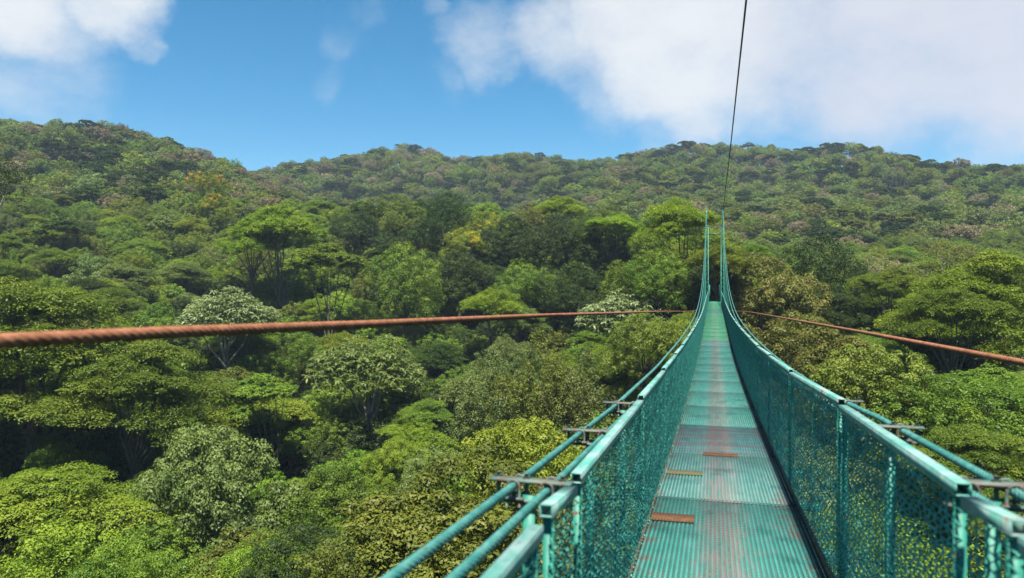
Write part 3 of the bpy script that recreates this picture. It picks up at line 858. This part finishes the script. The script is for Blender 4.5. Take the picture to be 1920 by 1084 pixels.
def rail_mesh():        # unit length hollow square tube with rolled edges, along y
    mb = MB()
    w, h, t = .0185, .034, .0035
    mb.bbox(-w, w, 0, 1, -t, 0, .0012); mb.bbox(-w, w, 0, 1, -h, -h+t, .0012)
    mb.box(-w, -w+t, 0, 1, -h+t, -t); mb.box(w-t, w, 0, 1, -h+t, -t)
    return mb.mesh('handrail', M_RAIL)
RM = rail_mesh()
def post_mesh():        # unit height post (z from -1 to 0)
    mb = MB()
    mb.box(-.013, .013, -.013, .013, -1, -.04)
    return mb.mesh('post', M_TEAL)
PM = post_mesh()
def chain_mesh(L=2.2):
    """woven wire of a panel, length 1 height 1: zigzag wires interlinked; built for 2.2 x .88 m"""
    Hh, p = .88, .035
    mb_v, mb_f = [], []
    nw = int(L/p)
    nz = int(Hh/p)*2
    rng = np.random.default_rng(9)
    base = 0
    for i in range(nw+1):
        pts = []
        yc = i*p
        for j in range(nz+1):
            s = 1 if (j % 2) else -1
            pts.append((.007*s*(1 if i % 2 else -1)+rng.normal(0, .002), yc+s*p*.53+rng.normal(0, .0028)+.006*math.sin(j*.31+i*.17), -j*Hh/nz))
        pts = np.array(pts)
        pts[:, 1] = np.clip(pts[:, 1], 0, L)
        r = .0038
        offs = np.array([(r, 0, r*.3), (-r*.6, r*.8, -r*.2), (-r*.6, -r*.8, -r*.2)])
        offs2 = np.array([(r, 0), (-r*.5, r*.87), (-r*.5, -r*.87)])
        v = []
        for j in range(len(pts)):
            for (ox, oy) in offs2:
                v.append(pts[j]+np.array([ox, oy*.8, 0]))
        n = len(pts)
        f = [(base+j*3+k, base+j*3+(k+1) % 3, base+(j+1)*3+(k+1) % 3, base+(j+1)*3+k) for j in range(n-1) for k in range(3)]
        mb_v += v; mb_f += f; base += n*3
    v = np.array(mb_v); v[:, 1] /= L; v[:, 2] /= Hh
    me = mesh_np('wire_mesh', v, np.array(mb_f)); me.materials.append(M_WIRE)
    return me
CM = chain_mesh()
CMS = chain_mesh(.35)

def side(js, sgn):
    X = XL-.022 if sgn < 0 else XR+.022
    for i, (a, b) in enumerate(js):
        st = .012 if b < 8 else .008
        za, zb = rail_z(a)+lift(a, sgn)+st, rail_z(b)+lift(b, sgn)-st
        ang = math.atan2(zb-za, b-a)
        L = math.hypot(zb-za, b-a)
        bpart('handrail', RM, (X, a, za), (ang, 0, 0), (1, L, 1))
        # wire mesh panel
        dz = (deck_z(a)+deck_z(b))/2
        hgt = (za+zb)/2-.036-dz-.01
        sl = (deck_z(b)-deck_z(a))
        o = bpart('wire_mesh', CM if b-a > .8 else CMS, (X-sgn*.012, a+.004, za-.036), (ang, 0, 0), (1, L-.008, hgt))
        # posts at the ends of the panel
        for y, z in ((a+.03, za), (b-.05, zb)):
            if (b-a > .5 or y < a+.1) and not (a > 28 and y > a+.5):
                h = z-deck_z(y)+.03
                bpart('post', PM, (X, y, z-.0345+.04*h), (0, 0, 0), (1, 1, h))
        # light mid post outside
        if b-a > 1:
            y = (a+b)/2
            z = (za+zb)/2
            h = z-deck_z(y)+.03
            bpart('mid_post', PM, (X+sgn*.012, y, z-.0345+.04*h), (0, 0, 0), (.36, .36, h))
side(JL, -1)
side(JR, 1)

# rusty toe strips along both deck edges and galvanised wires woven in the mesh
def strip(xa, xb, h0, h1, mat, name, y0=-4.0):
    ys = np.arange(y0, END+.01, 1.0)
    v, f = [], []
    for i, y in enumerate(ys):
        z = deck_z(y)
        v += [(xa, y, z+h0), (xb, y, z+h0), (xb, y, z+h1), (xa, y, z+h1)]
        if i:
            p, q = (i-1)*4, i*4
            f += [(p+k_, p+(k_+1) % 4, q+(k_+1) % 4, q+k_) for k_ in range(4)]
    f += [(3, 2, 1, 0), (len(v)-4, len(v)-3, len(v)-2, len(v)-1)]
    me = mesh_np(name, v, f); me.materials.append(mat)
    return bpart(name, me)
strip(XL-.014, XL-.004, -.05, .045, M_TOE, 'toe_strip')
strip(XR+.004, XR+.014, -.05, .045, M_TOE, 'toe_strip')
for X, o_ in ((XR+.008, .36),):
    mb = MB(); mb.tube([(X, y, deck_z(y)+o_+.03*math.sin(y*1.3)) for y in np.arange(-3, END, .5)], .0017, 6)
    bpart('tension_wire', mb.mesh('tension_wire', M_GALV))

# stranded cables
def rope_mesh(fn, s0, s1, r, twist_to, name, mat, pitch=.10, lobes=6, ring=.0045, far=1.0):
    ss = list(np.arange(s0, min(twist_to, s1), ring))+list(np.arange(max(s0, twist_to), s1, far))+[s1]
    ss = np.array(ss)
    P = np.array([fn(s) for s in ss])
    n = 24
    T = np.gradient(P, axis=0); T /= np.linalg.norm(T, axis=1, keepdims=True)
    A = np.cross(T, [0, 0, 1.0]); A /= np.linalg.norm(A, axis=1, keepdims=True)
    B = np.cross(T, A)
    cum = ss*2*math.pi/pitch
    ang = np.arange(n)*2*math.pi/n
    k = (ss < twist_to)[:, None]
    prof = np.where(k, 1-.38*(1-np.abs(np.sin(lobes/2*(ang[None, :]-cum[:, None])))), 1.0)
    V = P[:, None, :]+r*prof[:, :, None]*(A[:, None, :]*np.cos(ang)[None, :, None]+B[:, None, :]*np.sin(ang)[None, :, None])
    m = len(ss)
    i, j = np.meshgrid(np.arange(m-1), np.arange(n), indexing='ij')
    f = np.stack([(i*n+j).ravel(), (i*n+(j+1) % n).ravel(), ((i+1)*n+(j+1) % n).ravel(), ((i+1)*n+j).ravel()], 1)
    me = mesh_np(name, V.reshape(-1, 3), f, smooth=True); me.materials.append(mat)
    return me
TOWER_Y = 64.0
def cable_x(Y, off, sgn):
    t = min(max((Y-20)/44, 0), 1)
    return XC+sgn*((.5+off)*(1-t)+(.60+off*.35)*t)
for sgn in (-1, 1):
    for off in (.205, .095):
        bpart('main_cable', rope_mesh(lambda s: (cable_x(s, off, sgn), s, cable_z(s)+lift(s, sgn)*.8-(.01 if off < .1 else 0)), -6, TOWER_Y, .0142, 5, 'main_cable', M_CABLE, pitch=.15))

# cable brackets (outriggers) and hanger rods
def bracket_mesh(sgn):
    mb = MB()
    mb.box(min(.0, sgn*.27), max(.0, sgn*.27), -.024, .024, .018, .027)
    mb.box(min(.01*sgn, sgn*.27), max(.01*sgn, sgn*.27), -.024, .024, -.045, -.036)
    for x in (.03, .15, .245):
        mb.tube([(sgn*x, 0, -.055), (sgn*x, 0, .045)], .007, 6)
        mb.tube([(sgn*x, 0, .027), (sgn*x, 0, .036)], .013, 6)
    for x in (.075, .185):
        for dy in (-.034, .034):
            c_ = [(sgn*x+.0215*math.cos(a_), dy, .008+.0215*math.sin(a_)) for a_ in np.linspace(0, math.pi, 9)]
            mb.tube([(sgn*x+.0215, dy, -.055)]+c_+[(sgn*x-.0215, dy, -.055)], .0045, 6)
        mb.box(sgn*x-.034, sgn*x+.034, -.042, -.0245, -.034, -.026); mb.box(sgn*x-.034, sgn*x+.034, .0245, .042, -.034, -.026)
    return mb.mesh('cable_bracket', M_BRACKET)
BMs = {-1: bracket_mesh(-1), 1: bracket_mesh(1)}
def hanger_geo():
    mb = MB(); mb.box(-.02, .02, -.004, .004, -1, 0)
    return mb.mesh('hanger', M_TEAL)
HM = hanger_geo()
rod = MB(); rod.tube([(0, 0, -1), (0, 0, 0)], .006, 6); RODM = rod.mesh('hanger', M_TEAL)
def beam_geo():
    mb = MB(); mb.bbox(-.72, .72, -.025, .025, -.055, 0, .004)
    return mb.mesh('cross_beam', M_TEAL)
BE = beam_geo()
ys = [-.2, 1.05, 2.34, 3.58, 4.92]+[6.2+1.28*i for i in range(43)]
for i, y in enumerate(ys):
    if y > END-.3: break
    zd = deck_z(y)-.062
    for sgn in (-1, 1):
        zc = cable_z(y)+lift(y, sgn)*.8
        xe = XC+sgn*.52
        zr = rail_z(y)
        if y < 5.5:
            bpart('cable_bracket', BMs[sgn], (xe, y, zc-.008), (0, 0, random.Random(i*2+sgn).uniform(-.08, .08)))
            bpart('hanger', HM, (XC+sgn*.66, y, zc-.03), scale=(1, 1, zc-zd-.02))
        elif y >= 20:
            for off in (.205, .095):
                if i % 2 == (0 if off > .1 else 1) or y > 40:
                    xo = cable_x(y, off, sgn)
                    if off > .1 or y <= 40:
                        bpart('hanger', RODM, (xo, y, zc), scale=(1, 1, zc-zd))
    bpart('cross_beam', BE, (XC, y, zd+.0))

# tower at the far end
TW = bpart('bridge_tower', None); TW.parent = None
TW.rotation_euler = (0, 0, -TH); TW.location = (TOWER_Y*math.sin(TH)+XC*math.cos(TH), TOWER_Y*math.cos(TH)-XC*math.sin(TH), 0)
tag(TW, 'slim green steel tower carrying the cables at the far end of the footbridge', 'tower')
def tower_leg():
    mb = MB()
    for dx in (-.11, .11):
        for dy in (-.11, .11):
            mb.box(dx-.03, dx+.03, dy-.03, dy+.03, -9, 5.2)
    z = -8.7
    while z < 5:
        mb.tube([(-.11, -.125, z), (.11, -.125, z+.35)], .014, 6); mb.tube([(.11, -.125, z+.35), (-.11, -.125, z+.7)], .014, 6)
        mb.tube([(-.11, .125, z), (.11, .125, z+.35)], .014, 6); mb.tube([(.11, .125, z+.35), (-.11, .125, z+.7)], .014, 6)
        z += .7
    mb.box(-.16, .16, -.16, .16, 5.2, 5.26)
    return mb.mesh('tower_leg', M_TEAL)
TLm = tower_leg()
for sgn in (-1, 1):
    obj('tower_leg', TLm, TW, (sgn*.62, 0, 0))
    mb = MB(); mb.box(-.045, .045, -.045, .045, 5.26, 6.5); mb.box(-.10, .10, -.05, .05, 6.28, 6.36)
    obj('cable_saddle', mb.mesh('cable_saddle', M_TEAL), TW, (sgn*.64, 0, 0))
for z in (4.5,):
    mb = MB(); mb.bbox(-.46, .46, -.05, .05, z, z+.1, .005)
    obj('tie_beam', mb.mesh('tie_beam', M_TEAL if z < 4 else M_BRACKET), TW)
# landing beyond the deck with mesh sides
LD = bpart('landing', None); LD.parent = None
LD.rotation_euler = (0, 0, -TH); LD.location = TW.location
tag(LD, 'green mesh-sided landing platform in the shade under the bridge tower', 'platform')
mb = MB(); mb.box(-.47, .47, -2.4, 4, -1.16, -1.08); obj('platform_floor', mb.mesh('platform_floor', M_TEAL), LD)
for sgn in (-1, 1):
    for y in (.6, 2.2, 3.8):
        mb = MB(); mb.box(sgn*.42-.03, sgn*.42+.03, y-.03, y+.03, -1.08, .35); obj('platform_post', mb.mesh('platform_post', M_TEAL), LD)
    obj('platform_mesh', CM, LD, (sgn*.44, .6, .3), (0, 0, 0), (1, 3.2, 1.3))

# the three free cables
def free_rope(name, pts, r, mat, label, twist_to=0, s_fn=None, tw_pitch=.17):
    pts = np.array(pts, float)
    S = pts[:, 1]
    def fn(s):
        return (np.interp(s, S, pts[:, 0]), s, np.interp(s, S, pts[:, 2]))
    me = rope_mesh(fn, S[0], S[-1], r, twist_to, name, mat, pitch=tw_pitch, ring=.008, far=.8)
    o = obj(name, me); o.rotation_euler = (0, 0, -TH)
    tag(o, label, 'cable')
    return o
def quad_pts(x, tab, n=60):
    xs, zs = [a for a, b in tab], [b for a, b in tab]
    Y = np.linspace(tab[0][0], tab[-1][0], n)
    return [(x, y, float(np.mean([np.interp(y+o*(1+abs(y))*.12, xs, zs) for o in (-1, -.5, 0, .5, 1)]))) for y in Y]
free_rope('side_cable', quad_pts(-1.4, [(-3, -.06), (1.2, -.10), (2.1, -.13), (6, -.22), (21, -.62), (42, -1.22), (66, -1.85)]), .0175, M_ROPE,
          'rusty orange-brown stay cable crossing the left half of the photo', twist_to=7)
free_rope('side_cable', quad_pts(1.42, [(-3, -.2), (1, -.27), (4, -.35), (6.2, -.39), (13.4, -.54), (34, -.98), (66, -1.85)]), .0175, M_ROPE,
          'rusty orange stay cable running out to the right edge of the photo', twist_to=7)
oh = [(-4, 3.9), (5, 3.86), (10.3, 3.79), (14.4, 3.77), (19, 3.72), (26, 3.75), (34, 4.0), (45, 4.75), (64, 6.35)]
oxs = lambda y: float(np.interp(y, [0, 30, 64], [.40, .44, .70]))
free_rope('overhead_cable', [(oxs(y), y, float(np.interp(y, [a for a, b in oh], [b for a, b in oh]))) for y in np.arange(-4, 64.1, 1.0)], .0135, M_DARKROPE,
          'thin dark overhead cable rising steeply to the top edge of the photo', twist_to=5)

# ------------------------------------------------------------------ who is seen: the largest 300 stay individuals, the rest join the forest
BW, BH = 400, 226
_co = {}
def crown_pts(me):
    if me.name not in _co:
        a = np.empty(len(me.vertices)*3, np.float32); me.vertices.foreach_get('co', a)
        _co[me.name] = a.reshape(-1, 4, 3).mean(1)
    return _co[me.name]
PI_, DD, ID = [], [], []
for i, t in enumerate(TREES):
    q = crown_pts(t['parts'][0].data)
    q = q if t['d'] < 75 else q[::3]
    e = t['obj']; c_, s_ = math.cos(t['rot']), math.sin(t['rot'])
    sx, sy, sz = e.scale
    X = (q[:, 0]*c_-q[:, 1]*s_)*sx+e.location.x; Y = (q[:, 0]*s_+q[:, 1]*c_)*sy+e.location.y; Z = q[:, 2]*sz+e.location.z
    m = Y > 2
    u = ((960+X/Y*F)/1920*BW)[m]; v = ((HOR-Z/Y*F)/1084*BH)[m]; dd = Y[m]
    ok = (u >= 0) & (u < BW) & (v >= 0) & (v < BH)
    PI_.append(v[ok].astype(int)*BW+u[ok].astype(int)); DD.append(dd[ok]); ID.append(np.full(ok.sum(), i))
PI_, DD, ID = np.concatenate(PI_), np.concatenate(DD), np.concatenate(ID)
o_ = np.argsort(-DD)
buf = np.full(BW*BH, -1); buf[PI_[o_]] = ID[o_]
hits, cx = {}, {}
for i in np.unique(buf):
    if i < 0: continue
    w = np.nonzero(buf == i)[0]
    hits[int(i)] = len(w); cx[int(i)] = [float((w % BW+.5).sum()*1920/BW), float((w//BW+.5).sum()*1084/BH)]
order = sorted([i for i in hits if hits[i] >= 5 or TREES[i]['hero'] and hits[i] >= 2], key=lambda i: -hits[i])[:290]
keep = set(order)
REST = []
for i, t in enumerate(TREES):
    if i in keep:
        t['cx'], t['cy'] = cx[i][0]/hits[i], cx[i][1]/hits[i]
    else:
        REST.append(t)
        for o in (*t['parts'], t['obj']):
            bpy.data.objects.remove(o, do_unlink=True)
print('trees placed', len(TREES), 'seen', len(hits), 'kept', len(keep))

# names, labels
NAMES = {'round': 'broadleaf_tree', 'dense': 'leafy_tree', 'umbrella': 'umbrella_tree', 'layered': 'umbrella_tree', 'feathery': 'feathery_tree',
         'broad leaved': 'broad_leaved_tree', 'vase': 'slender_tree', 'sparse': 'thin_tree'}
ORD = ['leftmost', 'second from left', 'third from left', 'fourth from left', 'fifth from left', 'sixth from left', 'seventh from left', 'eighth from left', 'ninth from left', 'tenth from left', 'eleventh from left', 'twelfth from left']
def zone(t):
    x, y = t['cx'], t['cy']
    if x > 1345:
        cab = 580+(x-1400)*.196
        if y > cab+8: return 'under the right rusty cable'
        return 'above the right rusty cable' if t['d'] < 95 else 'on the right slope behind the bridge'
    cab = 637-x*.0435
    if y > cab:
        if y > 900: return 'along the bottom edge'
        if y > 770: return 'low down left of the bridge'
        return 'just under the left rusty cable'
    if y > 500: return 'just over the left rusty cable'
    if y > 420: return 'midway up the left slope' if x < 620 else 'in front of the middle ridge'
    return 'high on the left slope' if x < 620 else 'along the crest of the middle ridge'
FORMW = {'round': 'rounded', 'dense': 'finely leaved', 'umbrella': 'flat-topped', 'layered': 'layered', 'feathery': 'feathery', 'broad leaved': 'large-leaved', 'vase': 'slender', 'sparse': 'thin'}
buckets = {}
for i in keep:
    t = TREES[i]
    t['obj'].name = NAMES[t['form']]
    if t['hero']:
        tag(t['obj'], t['hero'], 'tree', 'trees of the cloud forest')
    else:
        buckets.setdefault((zone(t), FORMW[t['form']], t['col']), []).append(t)
for (z, fw, col), ts in buckets.items():
    ts.sort(key=lambda t: t['cx'])
    for r, t in enumerate(ts):
        lead = '' if len(ts) == 1 else (ORD[r] if r < len(ORD) else 'number %d from left' % (r+1))+' of the '
        noun = 'tree' if len(ts) == 1 else 'trees'
        tag(t['obj'], f'{lead}{col} {fw} {noun} {z}'.replace('on the right slope behind', 'on the slope behind').replace('along the crest of', 'crowning'), 'tree', 'trees of the cloud forest')

# the far wood: one object, geometry nodes put a tree on every point
UNDER = True
def far_forest():
    col = bpy.data.collections.new('forest_kinds')
    info = []
    cols = ['mid green', 'olive', 'dark green', 'grey green', 'yellow green', 'dark green', 'pinkish', 'mid green', 'olive', 'olive', 'grey green', 'dark green', 'grey green', 'brownish green']
    for i, c in enumerate(cols):
        rng = np.random.default_rng(200+i)
        if i % 3 == 2:
            v, f, t, pts = crown_umbrella(rng, R=5, H=3.4, z0=7, pads=13, cl=12, per=50, leaf=.42)
        else:
            v, f, t, pts = crown_dome(rng, R=5, H=4.6, z0=6, lobes=9, cl=13, per=48, leaf=.42, crad=.17)
        mb = MB(); mb.tube([(0, 0, -6), (0, 0, 8)], [.3, .2], 5, False)
        tv, tf = np.concatenate(mb.v), np.concatenate(mb.f4)
        V = np.vstack([v, tv]); Fq = np.vstack([f, tf+len(v)])
        mi = np.concatenate([np.zeros(len(f)), np.ones(len(tf))])
        me = mesh_np('forest_tree', V, Fq, tint=np.concatenate([t, np.zeros(len(tv))]), mat_idx=mi)
        me.materials.append(LEAF[c]); me.materials.append(M_BARK)
        o = bpy.data.objects.new('forest_tree_%02d' % i, me); col.objects.link(o)
        info.append((float(np.percentile(v[:, 2], 99.6)), 5.0))
    INFO2, LOWK = [], [0, 1, 2, 3, 4, 5]
    for i, c in enumerate(['mid green', 'dark green', 'bright green', 'olive', 'mid green', 'dark green']):
        rng = np.random.default_rng(300+i)
        v, f, t, pts = crown_dome(rng, R=5, H=4.6, z0=3.5, lobes=11, cl=22, per=100, leaf=.26, crad=.13)
        me = mesh_np('forest_shrub', v, f, tint=t); me.materials.append(LEAF[c])
        o = bpy.data.objects.new('forest_tree_%02d' % (len(cols)+i), me); col.objects.link(o)
        INFO2.append(float(np.percentile(v[:, 2], 99.6)))
    rng = random.Random(77)
    P, S, Rt, I = [], [], [], []
    for t in REST:
        s = t['rad']/5.0
        k = rng.choice(LOWK)
        P.append((t['x'], t['y'], t['top']-INFO2[k]*s)); S.append(s); Rt.append(t['rot']); I.append(k+len(cols))
    d = 184.0; row = 0
    while d < 600:
        sp = 7.4 if d < 330 else 8.6
        step = sp*.88
        for k_ in range(int((-330-960)/F*d/sp), int((2250-960)/F*d/sp)+1):
            x = (k_+(.5 if row % 2 else 0)+rng.uniform(-.4, .4))*sp
            y = d+rng.uniform(-.42, .42)*step
            top = float(canopy(x, y))+rng.uniform(-2.8, 2.8)+(rng.uniform(1, 2.6) if rng.random() < .05 else 0)
            u = math.sin(x/26+y/70)+math.sin(y/33-x/60+2)+rng.uniform(-1.6, 1.6)
            k = int((u+3.6)/7.2*len(cols)) % len(cols) if rng.random() < .6 else rng.randrange(len(cols))
            s = rng.uniform(.6, 1.08) if rng.random() < .82 else rng.uniform(1.1, 1.4)
            P.append((x, y, top-info[k][0]*s)); S.append(s); Rt.append(rng.uniform(0, 6.28)); I.append(k)
        d += step; row += 1
    # lower storey that fills the gaps between the tall trees
    d = 17.0; row = 0
    while d < 184:
        sp = 4.1
        for k_ in range(int((-500-960)/F*d/sp)-1, int((2200-960)/F*d/sp)+1):
            x = (k_+(.5 if row % 2 else 0)+rng.uniform(-.4, .4))*sp
            y = d+rng.uniform(-1.8, 1.8)
            low = rng.uniform(.5, 4.2)
            top = float(canopy(x, y))-low
            if y < 64 and abs((960+x/y*F-1343)/F*y) < 7: top = min(top, -8.0)
            k = rng.choice(LOWK); s = rng.uniform(.46, .84)
            P.append((x, y, top-INFO2[k]*s)); S.append(s); Rt.append(rng.uniform(0, 6.28)); I.append(k+len(cols))
        d += 4.2; row += 1
    me = bpy.data.meshes.new('forest')
    me.vertices.add(len(P)); me.vertices.foreach_set('co', np.array(P, np.float32).ravel())
    for nm, ty, dat in (('fscale', 'FLOAT', np.array(S, np.float32)), ('frot', 'FLOAT', np.array(Rt, np.float32)), ('fkind', 'INT', np.array(I, np.int32))):
        a = me.attributes.new(nm, ty, 'POINT'); a.data.foreach_set('value', dat)
    o = obj('forest', me)
    tag(o, 'dense far-off forest covering the hills up to the skyline', kind='stuff')
    ng = bpy.data.node_groups.new('forest_nodes', 'GeometryNodeTree')
    ng.interface.new_socket('Geometry', in_out='INPUT', socket_type='NodeSocketGeometry')
    ng.interface.new_socket('Geometry', in_out='OUTPUT', socket_type='NodeSocketGeometry')
    N = ng.nodes; L = ng.links
    gi, go = N.new('NodeGroupInput'), N.new('NodeGroupOutput')
    ci = N.new('GeometryNodeCollectionInfo'); ci.inputs[0].default_value = col
    ci.inputs['Separate Children'].default_value = True; ci.inputs['Reset Children'].default_value = True
    ip = N.new('GeometryNodeInstanceOnPoints'); ip.inputs['Pick Instance'].default_value = True
    def att(nm, ty):
        a = N.new('GeometryNodeInputNamedAttribute'); a.data_type = ty; a.inputs[0].default_value = nm
        return a.outputs[0]
    cv = N.new('ShaderNodeCombineXYZ'); L.new(att('frot', 'FLOAT'), cv.inputs[2])
    e2r = N.new('FunctionNodeEulerToRotation'); L.new(cv.outputs[0], e2r.inputs[0])
    cs = N.new('ShaderNodeCombineXYZ'); sa = att('fscale', 'FLOAT')
    for q in range(3): L.new(sa, cs.inputs[q])
    L.new(gi.outputs[0], ip.inputs['Points']); L.new(ci.outputs[0], ip.inputs['Instance'])
    L.new(att('fkind', 'INT'), ip.inputs['Instance Index']); L.new(e2r.outputs[0], ip.inputs['Rotation']); L.new(cs.outputs[0], ip.inputs['Scale'])
    L.new(ip.outputs[0], go.inputs[0])
    md = o.modifiers.new('forest', 'NODES'); md.node_group = ng
    print('forest points', len(P))
far_forest()

# ------------------------------------------------------------------ air
def haze():
    mb = MB(); mb.box(-6300, 6300, -6300, 6300, -60, 150)
    me = mb.mesh('haze')
    m = bpy.data.materials.new('haze'); m.use_nodes = True
    N = NT(m.node_tree); out = N.n('ShaderNodeOutputMaterial'); pv = N.n('ShaderNodeVolumePrincipled')
    pv.inputs['Color'].default_value = (.60, .78, 1, 1); pv.inputs['Density'].default_value = .00025
    pv.inputs['Anisotropy'].default_value = .1
    N.l(pv.outputs[0], out.inputs['Volume'])
    o = obj('haze', me, mat=m)
    tag(o, 'thin bluish air over the valley', kind='stuff')
HAZE = True
if HAZE: haze()
